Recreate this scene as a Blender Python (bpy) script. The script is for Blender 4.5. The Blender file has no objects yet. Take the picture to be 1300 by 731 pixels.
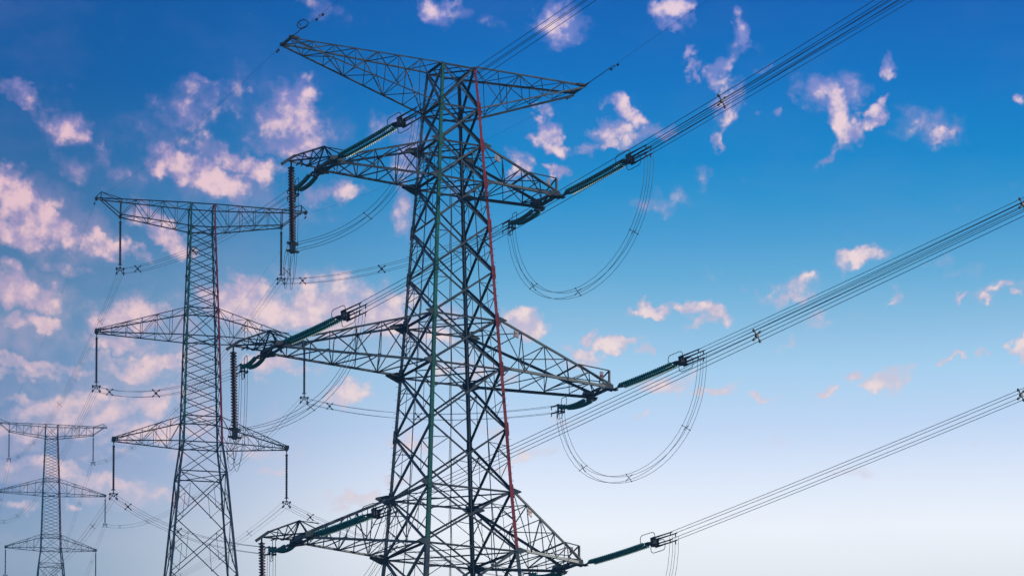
import bpy, math, random
from mathutils import Vector, Matrix
random.seed(7)
R = math.radians
scene = bpy.context.scene
col = scene.collection

# ------------------------------------------------------------------ camera
EYE = 1.7
cam_d = bpy.data.cameras.new('camera')
cam_d.sensor_fit = 'HORIZONTAL'; cam_d.sensor_width = 36.0
cam_d.lens = 4000.0 / 1300.0 * 36.0            # short telephoto
cam_d.shift_y = (1300.0 - 365.5) / 1300.0      # rising front keeps the verticals upright
cam_d.clip_start = 0.5; cam_d.clip_end = 30000.0
cam = bpy.data.objects.new('camera', cam_d); col.objects.link(cam)
cam.location = (0, 0, EYE)
cam.rotation_euler = (R(90 + 2.9086), 0, 0)
scene.camera = cam

# ------------------------------------------------------------------ world, sun, exposure
SUN_AZ, SUN_EL = 90.0, 12.0                    # degrees, clockwise from the view direction (+Y)
CLOUDS = [(-9.1,19.15,0.43,0.14,-25,0.6), (-8.09,18.54,0.37,0.26,-25,0.95), (-7.52,18.14,0.43,0.17,-35,0.75), (-7.12,17.95,0.26,0.12,-30,0.6), (-7.95,17.96,0.71,0.11,-30,0.35), (-8.6,18.75,0.57,0.08,-30,0.35), (-5.95,19.12,0.43,0.29,10,0.5), (-6.21,18.85,0.26,0.13,0,0.4), (-5.7,19.52,0.2,0.08,-20,0.35), (-4.1,18.9,0.52,0.45,-40,1), (-3.81,19.37,0.26,0.21,0,0.8), (-4.65,19.26,0.55,0.14,-15,0.5), (-4.72,18.86,0.49,0.12,-20,0.4), (-4.04,18.53,0.52,0.24,0,1), (-4.36,18.43,0.43,0.16,-10,0.6), (-6.01,18.03,0.65,0.24,-20,1), (-5.36,17.78,0.49,0.2,-25,0.9), (-4.9,18.09,0.49,0.17,-28,0.95), (-5.54,18.27,0.4,0.15,-20,0.5), (-4.43,18.01,0.32,0.13,0,0.45), (-5.08,17.69,0.26,0.19,0,0.7), (-3.7,17.69,0.36,0.16,0,0.55), (-3.05,17.7,0.32,0.12,0,0.55), (-2.11,18.74,0.36,0.24,-20,0.7), (-1.89,18.34,0.26,0.32,0,0.7), (-2,17.45,0.2,0.4,15,0.7), (-9.19,17.4,0.48,0.32,-25,1), (-8.62,16.99,0.57,0.25,-25,1.05), (-9.01,16.85,0.68,0.21,-5,1), (-7.94,16.72,0.46,0.12,-20,0.6), (-7.34,16.67,0.37,0.16,-18,0.9), (-6.85,16.59,0.2,0.11,-25,0.8), (-8.37,16.77,0.85,0.11,-10,0.5), (-6.51,16.94,0.49,0.17,-42,0.95), (-6.11,16.65,0.23,0.11,-30,0.65), (-6.73,17.1,0.29,0.11,-20,0.6), (-9.1,15.83,0.59,0.27,-15,0.95), (-8.61,15.6,0.37,0.12,0,0.75), (-7.86,16.19,0.51,0.09,-15,0.3), (-9.07,16.14,0.28,0.13,-20,0.7), (-8.3,17.28,0.28,0.07,0,0.4), (-6.9,15.43,0.6,0.23,12,0.95), (-7.21,14.96,0.63,0.12,0,0.65), (-7.57,15.3,0.29,0.16,0,0.75), (-7.64,15.52,0.36,0.16,0,0.4), (-4.89,15.74,0.66,0.3,-10,1), (-4.32,15.55,0.75,0.27,0,1.05), (-3.33,15.77,0.9,0.3,5,1), (-3.8,15.39,0.66,0.19,0,0.9), (-2.61,15.57,0.67,0.25,-10,0.9), (-4.81,16.05,0.37,0.19,-20,0.9), (-2.18,15.78,0.43,0.16,10,0.8), (-3.19,16.11,0.58,0.16,0,0.6), (-8.57,15.22,0.28,0.12,-12,0.8), (-9.03,15.24,0.2,0.09,-20,0.55), (-8.14,15.1,0.43,0.09,-10,0.4), (-7.78,15.05,0.43,0.08,0,0.4), (-8.84,14.56,0.65,0.11,-8,0.75), (-8.06,14.55,0.34,0.11,-10,0.7), (-9.34,14.61,0.34,0.09,-10,0.5), (-8.49,14.37,0.71,0.08,-5,0.45), (-6.55,14.62,0.4,0.18,5,0.95), (-7.07,14.5,0.51,0.12,-12,0.75), (-7.5,14.72,0.36,0.1,-10,0.6), (-6.18,14.14,0.34,0.12,0,0.65), (-4.48,14.64,0.4,0.14,10,0.95), (-3.04,14.16,0.43,0.12,0,0.85), (-3.69,14.6,0.29,0.11,0,0.5), (-2.82,14.34,0.29,0.11,0,0.5), (-7.2,13.84,1.2,0.18,15,0.8), (-8.48,13.8,0.91,0.16,10,0.75), (-9.05,13.98,0.57,0.11,0,0.65), (-7.77,13.48,0.91,0.12,10,0.7), (-6.49,13.51,0.94,0.15,10,0.7), (-8.91,13.41,0.62,0.12,0,0.75), (-7.63,14.1,0.43,0.11,0,0.6), (-6.56,14.06,0.49,0.14,10,0.8), (-5.77,13.81,0.43,0.12,8,0.6), (-7.48,12.56,1.08,0.12,-8,0.75), (-8.48,12.81,0.76,0.12,-5,0.65), (-6.7,12.4,0.57,0.1,-10,0.6), (-9.04,12.1,0.34,0.07,0,0.5), (-8.07,12.09,0.17,0.06,-5,0.9), (-5.05,13.34,0.43,0.11,0,0.5), (-6.06,13.04,0.43,0.1,0,0.5), (-7.2,13.01,0.57,0.08,0,0.4), (-4.55,13.18,0.63,0.1,0,0.5), (-2.86,12.35,0.49,0.1,5,0.8), (-3.15,12.19,0.2,0.07,0,0.7), (-4.4,12.8,0.32,0.08,0,0.5), (0.36,13.15,0.38,0.12,15,0.6), (-2.17,12.69,0.2,0.07,0,0.6), (-0.14,12.83,0.17,0.08,0,0.5), (-3.52,20.77,0.38,0.18,-25,0.6), (-1.38,20.73,0.23,0.16,-20,0.8), (-1.09,20.65,0.32,0.13,0,0.5), (0.7,20.7,0.29,0.18,20,0.7), (0.96,20.49,0.41,0.29,-10,0.75), (0.85,20.29,0.17,0.18,10,0.6), (1.31,20.52,0.26,0.13,10,0.55), (-0.36,20.52,0.26,0.08,-10,0.2), (2.96,20.73,0.35,0.26,15,0.95), (3.01,20.45,0.16,0.13,0,0.95), (2.74,20.79,0.17,0.16,0,0.7), (3.2,20.56,0.15,0.16,-20,0.5), (4.16,20.24,0.16,0.29,-14,0.75), (4.01,19.9,0.35,0.12,30,0.65), (3.78,19.59,0.16,0.17,10,0.6), (4.01,19.14,0.16,0.34,-22,0.85), (3.84,18.57,0.07,0.16,0,0.6), (4.62,19.73,0.23,0.07,25,0.6), (3.4,19.64,0.07,0.1,0,0.5), (3.35,19.97,0.07,0.13,-15,0.5), (4.5,19.03,0.07,0.07,0,0.5), (4.87,19.07,0.07,0.08,20,0.5), (5.98,18.96,0.19,0.45,25,1.05), (5.69,19.36,0.4,0.21,-10,0.7), (6.17,18.52,0.2,0.24,0,0.95), (6.58,18.87,0.26,0.12,40,0.9), (6.81,19.09,0.19,0.08,35,0.7), (5.83,18.2,0.26,0.09,30,0.6), (6.18,19.31,0.26,0.21,-20,0.55), (5.73,19.12,0.32,0.18,0,0.5), (5.52,19.52,0.17,0.07,0,0.5), (6.89,19.63,0.09,0.17,-18,0.7), (7.91,18.52,0.24,0.11,15,0.7), (7.74,18.62,0.49,0.24,0,0.3), (9.31,19.07,0.11,0.1,30,1), (7.45,18.8,0.29,0.13,0,0.2), (1.98,19.07,0.35,0.13,-28,0.95), (2.36,18.91,0.26,0.13,-42,0.9), (1.92,18.7,0.38,0.16,0,0.75), (2.5,18.59,0.38,0.15,20,0.85), (1.75,18.54,0.17,0.12,0,0.7), (2.18,18.51,0.29,0.12,0,0.7), (0.65,18.71,0.2,0.24,-25,1), (0.79,18.44,0.23,0.13,-20,0.95), (0.49,18.95,0.13,0.09,0,0.8), (0.61,19.11,0.12,0.08,0,0.65), (1.45,18.47,0.17,0.11,10,0.85), (0.76,18.02,0.19,0.08,0,0.95), (0.15,18.08,0.15,0.19,0,0.8), (0.03,17.91,0.15,0.16,0,0.7), (1.24,18.41,0.15,0.08,0,0.4), (0.07,18.28,0.23,0.12,-30,0.6), (3.56,17.88,0.17,0.2,0,0.35), (2.76,17.53,0.43,0.13,-10,0.3), (3.02,17.43,0.29,0.11,0,0.25), (6.42,16.47,0.4,0.15,10,0.9), (6.29,16.51,0.26,0.11,30,0.8), (6.72,16.46,0.26,0.08,10,0.7), (8.08,16.28,0.43,0.16,-5,0.45), (5.24,16.04,0.46,0.19,10,0.5), (5.07,15.83,0.4,0.12,8,0.85), (5.52,15.52,0.19,0.14,-30,0.55), (4.35,15.98,0.19,0.12,-20,0.45), (4.03,16.07,0.23,0.14,0,0.25), (5.43,16.2,0.12,0.07,0,0.7), (2.57,15.66,0.36,0.12,0,1.05), (3.51,15.63,0.43,0.14,-8,1.05), (3.39,15.43,0.2,0.08,20,0.7), (3.84,15.51,0.14,0.11,0,0.8), (7.09,15.83,0.14,0.16,0,0.45), (7,15.75,0.07,0.05,0,0.7), (8.2,15.75,0.11,0.07,15,0.85), (8.7,15.76,0.18,0.07,15,0.9), (8.95,15.89,0.23,0.08,20,0.8), (9.21,15.77,0.14,0.07,20,0.8), (8.86,15.84,0.48,0.13,10,0.35), (9.29,14.89,0.23,0.09,8,0.95), (9.34,14.72,0.14,0.16,-20,0.85), (0.17,15.47,0.38,0.19,-15,1.05), (0.41,15.45,0.26,0.14,-10,1), (-0.07,15.52,0.2,0.14,0,0.95), (0.07,15.62,0.2,0.1,0,0.8), (1.94,15.08,0.39,0.12,3,1.05), (1.28,14.93,0.29,0.15,-15,0.95), (1.45,15.22,0.12,0.12,40,0.85), (2.43,14.92,0.13,0.12,-40,0.7), (1.16,14.77,0.35,0.1,0,0.8), (6.32,14.44,0.2,0.11,20,0.85), (6.92,14.34,0.37,0.12,15,0.85), (6.89,14.2,0.26,0.08,15,0.7), (5.75,14.19,0.24,0.07,0,0.95), (3.75,14.24,0.39,0.08,10,1), (4.63,14.15,0.2,0.07,0,0.75), (4.12,14.35,0.14,0.12,20,0.5), (7.07,14.52,0.31,0.08,20,0.6), (3.07,14.41,0.32,0.14,0,0.5), (2.75,14.34,0.43,0.1,0,0.7), (7.99,14.74,0.16,0.05,18,0.85), (8.56,14.8,0.09,0.07,20,0.65), (5.12,15.05,0.12,0.12,-20,0.4), (4.34,14.45,0.12,0.08,0,0.3), (-0.72,14.63,0.38,0.12,0,0.8), (-1.31,15.24,0.43,0.12,0,0.6), (-1.3,14.63,0.29,0.14,0,0.5), (-0.94,17.75,0.17,0.13,0,0.4), (-1.31,15.65,0.38,0.11,0,0.5), (-0.14,14.49,0.23,0.11,0,0.6), (-1.88,13.38,0.43,0.1,0,0.5), (-0.43,13.6,0.29,0.08,0,0.4), (0.87,13.67,0.35,0.08,0,0.4), (2.32,13.79,0.2,0.08,30,0.5), (4.77,13.35,0.35,0.07,0,0.25), (8.2,13.26,0.43,0.08,8,0.3), (6.2,12.76,0.43,0.07,0,0.2), (-8.06,13.67,2.13,0.36,12,0.62), (-7.91,12.55,1.7,0.22,-8,0.62), (-6.92,14.39,1.57,0.46,8,0.5), (-3.84,15.66,1.52,0.54,0,0.68), (-8.51,17.04,1.14,0.45,-20,0.6), (-5.65,17.94,1.37,0.37,-22,0.55), (-8.93,15.79,0.99,0.35,-15,0.55), (-4.21,18.9,0.9,0.58,-30,0.55), (-7.66,18.26,1,0.34,-32,0.45), (-6.79,15.35,1,0.41,5,0.55), (-8.49,15.02,1.28,0.35,-5,0.45), (-5.05,13.34,1.29,0.41,5,0.35), (-1.52,15.04,0.87,0.55,0,0.45)]


def srgb(r, g, b):
    f = lambda c: (c/255/12.92) if c/255 <= 0.04045 else ((c/255 + 0.055)/1.055)**2.4
    return (f(r), f(g), f(b), 1.0)

world = bpy.data.worlds.new('World'); scene.world = world
world.use_nodes = True
nt = world.node_tree; nt.nodes.clear()
def N(t, **kw):
    n = nt.nodes.new(t)
    for k, v in kw.items(): setattr(n, k, v)
    return n
def link(a, b): nt.links.new(a, b)
def mth(op, a, b=None, c=None, clamp=False):
    n = N('ShaderNodeMath', operation=op, use_clamp=clamp)
    for i, v in enumerate((a, b, c)):
        if v is None: continue
        if isinstance(v, (int, float)): n.inputs[i].default_value = v
        else: link(v, n.inputs[i])
    return n.outputs[0]
def ramp(fac, stops, interp='LINEAR'):
    n = N('ShaderNodeValToRGB'); cr = n.color_ramp; cr.interpolation = interp
    while len(cr.elements) < len(stops): cr.elements.new(0.5)
    for e, (p, c) in zip(cr.elements, stops): e.position = p; e.color = c
    link(fac, n.inputs[0]); return n.outputs[0]
def mixc(fac, a, b):
    n = N('ShaderNodeMix', data_type='RGBA')
    for s, v in ((n.inputs[0], fac), (n.inputs[6], a), (n.inputs[7], b)):
        if isinstance(v, (int, float)): s.default_value = v
        elif isinstance(v, tuple): s.default_value = v
        else: link(v, s)
    return n.outputs[2]
def smooth(x, lo, hi):
    n = N('ShaderNodeMapRange', interpolation_type='SMOOTHSTEP')
    link(x, n.inputs[0]); n.inputs[1].default_value = lo; n.inputs[2].default_value = hi
    return n.outputs[0]

STRENGTH = 0.1
tc = N('ShaderNodeTexCoord')
gen = tc.outputs['Generated']
sep = N('ShaderNodeSeparateXYZ'); link(gen, sep.inputs[0])
az = mth('MULTIPLY', mth('ARCTAN2', sep.outputs[0], sep.outputs[1]), 57.29578)
el = mth('MULTIPLY', mth('ARCSINE', sep.outputs[2]), 57.29578)

sky = N('ShaderNodeTexSky', sky_type='NISHITA')
sky.sun_disc = False; sky.sun_elevation = R(SUN_EL); sky.sun_rotation = R(SUN_AZ)
sky.altitude = 800; sky.air_density = 1.2; sky.dust_density = 1.5; sky.ozone_density = 4.0

# clear-air colour of this evening: deep blue overhead, paling to the horizon, brighter on the sun's side
EL0, EL1 = 4.0, 30.0
ef = mth('DIVIDE', mth('SUBTRACT', el, EL0), EL1 - EL0, clamp=True)
def stops(lst):
    return [((e - EL0)/(EL1 - EL0), srgb(*c)) for e, c in sorted(lst)]
right = ramp(ef, stops([(30, (0,76,156)), (20.8, (0,101,189)), (19.5, (0,120,203)), (18.2, (10,143,214)), (17.6, (44,156,219)),
    (16.9, (80,170,226)), (16.2, (112,188,233)), (15.5, (148,206,243)), (14.6, (186,230,262)), (13.6, (220,243,272)), (12.7, (254,264,280)), (11.8, (276,280,284)), (8, (240,240,238)), (4, (232,226,220))]))
left = ramp(ef, stops([(30, (0,66,138)), (20.8, (0,86,162)), (19.5, (4,93,166)), (18.2, (42,106,168)), (16.9, (78,124,174)),
    (15.5, (104,146,188)), (14.2, (116,152,196)), (12.8, (132,160,206)), (11.4, (150,178,206)), (8, (176,184,190)), (4, (190,184,178))]))
GLOW_AZ = 62.0
sv = (math.sin(R(GLOW_AZ)), math.cos(R(GLOW_AZ)), 0.0)
dt = N('ShaderNodeVectorMath', operation='DOT_PRODUCT'); link(gen, dt.inputs[0]); dt.inputs[1].default_value = sv
side = smooth(dt.outputs['Value'], 0.30, 0.46)
clear = mixc(side, left, right)
sc10 = N('ShaderNodeVectorMath', operation='SCALE'); link(clear, sc10.inputs[0]); sc10.inputs['Scale'].default_value = 1/STRENGTH
base_sky = mixc(0.985, sky.outputs[0], sc10.outputs[0])

# clouds: soft bodies placed by azimuth and elevation, broken up by fractal noise
noise = N('ShaderNodeTexNoise', noise_dimensions='3D'); noise.inputs['Scale'].default_value = 92; noise.inputs['Detail'].default_value = 8; noise.inputs['Roughness'].default_value = 0.57
link(gen, noise.inputs['Vector'])
warp = N('ShaderNodeTexNoise', noise_dimensions='3D'); warp.inputs['Scale'].default_value = 120; warp.inputs['Detail'].default_value = 3; warp.inputs['Roughness'].default_value = 0.6
link(gen, warp.inputs['Vector'])
wsep = N('ShaderNodeSeparateColor'); link(warp.outputs['Color'], wsep.inputs[0])
WA = 0.9
waz = mth('ADD', az, mth('MULTIPLY', mth('SUBTRACT', wsep.outputs[0], 0.5), WA))
wel = mth('ADD', el, mth('MULTIPLY', mth('SUBTRACT', wsep.outputs[1], 0.5), WA*0.8))
cmb = N('ShaderNodeCombineXYZ'); link(waz, cmb.inputs[0]); link(wel, cmb.inputs[1]); cmb.inputs[2].default_value = 1.0
pos = cmb.outputs[0]
cover = soft = None
NVEIL = 13                                      # the last ones are broad thin banks
for ci_, (ca, ce, rx, ry, ro, am) in enumerate(CLOUDS):
    c_, s_ = math.cos(R(ro)), math.sin(R(ro))
    kk = 1.5 if ca > -1.2 else 1.66; rx *= kk; ry *= kk
    A = (c_/rx, s_/rx, -(c_*ca + s_*ce)/rx); B = (-s_/ry, c_/ry, -(-s_*ca + c_*ce)/ry)
    d1 = N('ShaderNodeVectorMath', operation='DOT_PRODUCT'); link(pos, d1.inputs[0]); d1.inputs[1].default_value = A
    d2 = N('ShaderNodeVectorMath', operation='DOT_PRODUCT'); link(pos, d2.inputs[0]); d2.inputs[1].default_value = B
    q = mth('MULTIPLY', d1.outputs['Value'], d1.outputs['Value'])
    q = mth('MULTIPLY_ADD', d2.outputs['Value'], d2.outputs['Value'], q)
    v = mth('MULTIPLY_ADD', q, -am, am)
    if ci_ >= len(CLOUDS) - NVEIL: soft = v if soft is None else mth('MAXIMUM', soft, v)
    else: cover = v if cover is None else mth('MAXIMUM', cover, v)
cover = mth('MAXIMUM', cover, -0.25)
# more of the same broken cloud over the rest of the sky, away from this view
nz = mth('SUBTRACT', noise.outputs['Fac'], 0.5)
fine = N('ShaderNodeTexNoise', noise_dimensions='3D'); fine.inputs['Scale'].default_value = 260; fine.inputs['Detail'].default_value = 5; fine.inputs['Roughness'].default_value = 0.6
link(gen, fine.inputs['Vector'])
nf = mth('SUBTRACT', fine.outputs['Fac'], 0.5)
off = N('ShaderNodeVectorMath', operation='ADD'); link(gen, off.inputs[0]); off.inputs[1].default_value = (0.0022, 0.0, -0.0030)
noise2 = N('ShaderNodeTexNoise', noise_dimensions='3D')
for k_ in ('Scale', 'Detail', 'Roughness'): noise2.inputs[k_].default_value = noise.inputs[k_].default_value
noise2.inputs['Detail'].default_value = 4
link(off.outputs[0], noise2.inputs['Vector'])
relief = mth('SUBTRACT', noise.outputs['Fac'], noise2.outputs['Fac'])
dens = mth('MULTIPLY_ADD', nz, 2.3, mth('MULTIPLY', cover, 1.14))
dens = mth('MULTIPLY_ADD', nf, 0.5, dens)
alpha = mth('POWER', smooth(dens, -0.05, 1.05), 1.2)
core = smooth(mth('MULTIPLY_ADD', nf, 0.5, mth('MULTIPLY_ADD', relief, 3.6, dens)), 0.40, 1.75)
cl_low = ramp(ef, stops([(20.8, (140,148,222)), (18, (158,158,212)), (15.5, (218,204,226)), (14, (236,224,236)), (12, (246,238,246))]))
cl_high = ramp(ef, stops([(20.8, (255,226,236)), (18, (264,232,234)), (15.5, (268,242,236)), (12, (264,246,242))]))
cl_c = mixc(core, cl_low, cl_high)
dim = mixc(side, (0.93, 0.81, 0.86, 1.0), (1.0, 1.0, 1.0, 1.0))
cl_m = N('ShaderNodeVectorMath', operation='MULTIPLY'); link(cl_c, cl_m.inputs[0]); link(dim, cl_m.inputs[1])
cl_s = N('ShaderNodeVectorMath', operation='SCALE'); link(cl_m.outputs[0], cl_s.inputs[0]); cl_s.inputs['Scale'].default_value = 1/STRENGTH
# a thin uneven veil of high cloud between the bodies, denser away from the sun's side
vn = N('ShaderNodeTexNoise', noise_dimensions='3D'); vn.inputs['Scale'].default_value = 1.0; vn.inputs['Detail'].default_value = 6; vn.inputs['Roughness'].default_value = 0.6
vm = N('ShaderNodeVectorMath', operation='MULTIPLY'); link(gen, vm.inputs[0]); vm.inputs[1].default_value = (20, 20, 44); link(vm.outputs[0], vn.inputs['Vector'])
veil = mth('MULTIPLY', smooth(vn.outputs['Fac'], 0.42, 0.72), mth('MULTIPLY_ADD', side, -0.11, 0.16))
bank = mth('MULTIPLY', smooth(mth('MULTIPLY_ADD', nz, 1.5, soft), 0.0, 0.95), 0.62)
alpha = mth('MAXIMUM', alpha, mth('MAXIMUM', veil, bank))
total = mixc(mth('MULTIPLY', alpha, 0.94), base_sky, cl_s.outputs[0])
bg = N('ShaderNodeBackground'); link(total, bg.inputs[0]); bg.inputs[1].default_value = STRENGTH
wo = N('ShaderNodeOutputWorld'); link(bg.outputs[0], wo.inputs[0])
world.cycles.sampling_method = 'MANUAL'; world.cycles.sample_map_resolution = 512

sd = bpy.data.lights.new('sun', 'SUN'); sd.energy = 2.4; sd.angle = R(0.55); sd.color = (1.0, 0.84, 0.70)
sun = bpy.data.objects.new('sun', sd); col.objects.link(sun)
sdir = Vector((math.sin(R(SUN_AZ))*math.cos(R(SUN_EL)), math.cos(R(SUN_AZ))*math.cos(R(SUN_EL)), math.sin(R(SUN_EL))))
sun.rotation_euler = sdir.to_track_quat('Z', 'Y').to_euler()
sun.location = (60, 40, 120)

vs = scene.view_settings
scene.display_settings.display_device = 'sRGB'
vs.view_transform = 'Standard'; vs.look = 'None'; vs.exposure = 0.0; vs.gamma = 1.0; vs.use_curve_mapping = False
scene.render.film_transparent = False

# ------------------------------------------------------------------ materials
def mat(name, c, rough=0.6, metal=0.0, vary=0.35, scale=3.0, spec=0.5, **kw):
    m = bpy.data.materials.new(name); m.use_nodes = True
    t = m.node_tree; b = t.nodes['Principled BSDF']
    b.inputs['Roughness'].default_value = rough; b.inputs['Metallic'].default_value = metal
    b.inputs['Specular IOR Level'].default_value = spec
    tcn = t.nodes.new('ShaderNodeTexCoord'); ns = t.nodes.new('ShaderNodeTexNoise')
    ns.inputs['Scale'].default_value = scale; ns.inputs['Detail'].default_value = 6; ns.inputs['Roughness'].default_value = 0.65
    t.links.new(tcn.outputs['Object'], ns.inputs['Vector'])
    cr = t.nodes.new('ShaderNodeValToRGB')
    cr.color_ramp.elements[0].position = 0.3; cr.color_ramp.elements[1].position = 0.7
    cr.color_ramp.elements[0].color = tuple(x*(1 - vary) for x in c) + (1,)
    cr.color_ramp.elements[1].color = tuple(min(1, x*(1 + vary)) for x in c) + (1,)
    gm_ = t.nodes.new('ShaderNodeNewGeometry'); mr = t.nodes.new('ShaderNodeMapRange')   # every bar and disc a little different
    t.links.new(gm_.outputs['Random Per Island'], mr.inputs[0]); mr.inputs[3].default_value = 1 - vary*.75; mr.inputs[4].default_value = 1 + vary*.75
    sc_ = t.nodes.new('ShaderNodeVectorMath'); sc_.operation = 'SCALE'
    t.links.new(ns.outputs['Fac'], cr.inputs[0]); t.links.new(cr.outputs[0], sc_.inputs[0]); t.links.new(mr.outputs[0], sc_.inputs['Scale'])
    t.links.new(sc_.outputs[0], b.inputs['Base Color'])
    mr2 = t.nodes.new('ShaderNodeMapRange'); t.links.new(ns.outputs['Fac'], mr2.inputs[0])
    mr2.inputs[3].default_value = max(.05, rough - .18); mr2.inputs[4].default_value = min(1, rough + .18); t.links.new(mr2.outputs[0], b.inputs['Roughness'])
    for k, v in kw.items(): b.inputs[k].default_value = v
    return m
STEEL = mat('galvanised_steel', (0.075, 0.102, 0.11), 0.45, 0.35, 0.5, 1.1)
STEEL_DK = mat('weathered_shaded_steel', (0.042, 0.058, 0.064), 0.6, 0.2, 0.4, 1.3)  # darker steel, with shade put into its colour for the near tower's far sides
GREEN = mat('green_leg_paint', (0.003, 0.17, 0.105), 0.5, 0.0, 0.3, 2.0)
RED = mat('red_leg_paint', (0.36, 0.024, 0.028), 0.5, 0.0, 0.3, 2.0)
GLASS = mat('green_glass_insulator', (0.009, 0.25, 0.195), 0.36, 0.0, 0.25, 4.0)
COMP = mat('dark_red_porcelain', (0.03, 0.024, 0.03), 0.3, 0.0, 0.4, 4.0)
RIB = mat('rust_red_shed', (0.19, 0.03, 0.033), 0.35, 0.0, 0.3, 4.0)
FIT = mat('dark_line_hardware', (0.055, 0.06, 0.065), 0.5, 0.4, 0.3, 5.0)
WIRE = mat('aluminium_conductor', (0.075, 0.08, 0.085), 0.55, 0.3, 0.25, 6.0)
WHITE = mat('white_enamel', (0.62, 0.56, 0.58), 0.4, 0.0, 0.1, 8.0)
SRED = mat('sign_red', (0.30, 0.02, 0.03), 0.4, 0.0, 0.15, 8.0)
SBLK = mat('sign_black', (0.03, 0.03, 0.035), 0.5, 0.0, 0.1, 8.0)
CONC = mat('concrete', (0.35, 0.34, 0.32), 0.9, 0.0, 0.2, 2.0)

# ------------------------------------------------------------------ mesh helpers
class MB:
    def __init__(s): s.v = []; s.f = []; s.mi = []; s.cur = 0
    def add(s, vs_, fs_):
        o = len(s.v); s.v += [Vector(x) for x in vs_]
        s.f += [tuple(i + o for i in f) for f in fs_]; s.mi += [s.cur]*len(fs_)
    def frame(s, p, q, ref):
        d = (Vector(q) - Vector(p)).normalized(); ref = Vector(ref)
        u = ref - d*ref.dot(d)
        if u.length < 1e-4: u = Vector((1, 0.3, 0.2)) - d*d.dot(Vector((1, 0.3, 0.2)))
        u.normalize(); return d, u, d.cross(u)
    def prism(s, p, q, prof, ref):
        d, u, v = s.frame(p, q, ref); p = Vector(p); q = Vector(q); n = len(prof)
        vv = [b + u*x + v*y for b in (p, q) for x, y in prof]
        ff = [(i, (i+1) % n, (i+1) % n + n, i + n) for i in range(n)] + [tuple(range(n))[::-1], tuple(range(n, 2*n))]
        s.add(vv, ff)
    def angle(s, p, q, w, ref=(0, 0, 1)):
        t = max(0.012, 0.11*w)
        s.prism(p, q, [(0,0),(w,0),(w,t),(t,t),(t,w),(0,w)], ref)
    def bar(s, p, q, w, h=None, ref=(0, 0, 1)):
        h = h or w; s.prism(p, q, [(-w/2,-h/2),(w/2,-h/2),(w/2,h/2),(-w/2,h/2)], ref)
    def rod(s, p, q, r, n=6, ref=(0, 0, 1)):
        s.prism(p, q, [(r*math.cos(2*math.pi*i/n), r*math.sin(2*math.pi*i/n)) for i in range(n)], ref)
    def tube(s, pts, r, n=5, closed=False):
        pts = [Vector(p) for p in pts]; m = len(pts); vv = []
        prev = None
        for i, p in enumerate(pts):
            a_ = pts[(i-1) % m] if (closed or i) else p
            b_ = pts[(i+1) % m] if (closed or i < m-1) else p
            d = (b_ - a_).normalized()
            u = (prev if prev else Vector((0.13, 0.21, 1))); u = u - d*u.dot(d)
            if u.length < 1e-3: u = Vector((1, 0, 0)) - d*d.x
            u.normalize(); prev = u; w = d.cross(u)
            vv += [p + (u*math.cos(2*math.pi*k/n) + w*math.sin(2*math.pi*k/n))*r for k in range(n)]
        ff = []
        for i in range(m if closed else m-1):
            j = (i+1) % m
            ff += [(i*n+k, i*n+(k+1) % n, j*n+(k+1) % n, j*n+k) for k in range(n)]
        if not closed: ff += [tuple(range(n))[::-1], tuple(range((m-1)*n, m*n))]
        s.add(vv, ff)
    def plate(s, poly, t):
        poly = [Vector(p) for p in poly]; nrm = (poly[1]-poly[0]).cross(poly[2]-poly[0]).normalized()*t/2
        n = len(poly)
        s.add([p + nrm for p in poly] + [p - nrm for p in poly],
              [tuple(range(n)), tuple(range(n, 2*n))[::-1]] + [(i, (i+1) % n, (i+1) % n + n, i + n)[::-1] for i in range(n)])
    def lathe(s, p, d, prof, n=10):
        d = Vector(d).normalized(); p = Vector(p)
        u = Vector((0, 0, 1)) - d*d.z
        if u.length < 1e-3: u = Vector((1, 0, 0))
        u.normalize(); w = d.cross(u); m = len(prof)
        vv = [p + d*x + (u*math.cos(2*math.pi*k/n) + w*math.sin(2*math.pi*k/n))*r for x, r in prof for k in range(n)]
        ff = [(i*n+k, (i+1)*n+k, (i+1)*n+(k+1) % n, i*n+(k+1) % n) for i in range(m-1) for k in range(n)]
        ff += [tuple(range(n)), tuple(range((m-1)*n, m*n))[::-1]]
        s.add(vv, ff)
    def build(s, name, m, parent=None, origin=None, smooth=False):
        """link as ONE mesh object; vertices are given in world space (or the parent's own space if origin is 'local')"""
        off = Vector((0, 0, 0))
        if origin == 'local': pass
        elif parent is not None: off = world_of(parent)
        elif origin is not None: off = Vector(origin)
        me = bpy.data.meshes.new(name)
        me.from_pydata([tuple(x - off) for x in s.v], [], s.f)
        ms = m if isinstance(m, (list, tuple)) else [m]
        for k in ms: me.materials.append(k)
        if len(ms) > 1:
            for pl, i in zip(me.polygons, s.mi): pl.material_index = i
        if smooth:
            for pl in me.polygons: pl.use_smooth = True
        me.update()
        o = bpy.data.objects.new(name, me); col.objects.link(o)
        if parent is not None: o.parent = parent
        elif origin is not None and origin != 'local': o.location = off
        return o
def world_of(o):
    v = Vector(o.location)
    return v + (world_of(o.parent) if o.parent else Vector((0, 0, 0)))
def empty(name, loc, label, cat, group=None, rz=0.0):
    o = bpy.data.objects.new(name, None); col.objects.link(o)
    o.location = loc; o.rotation_euler = (0, 0, rz); o.empty_display_size = 1.0
    o['label'] = label; o['category'] = cat
    if group: o['group'] = group
    return o
V = Vector

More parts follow.
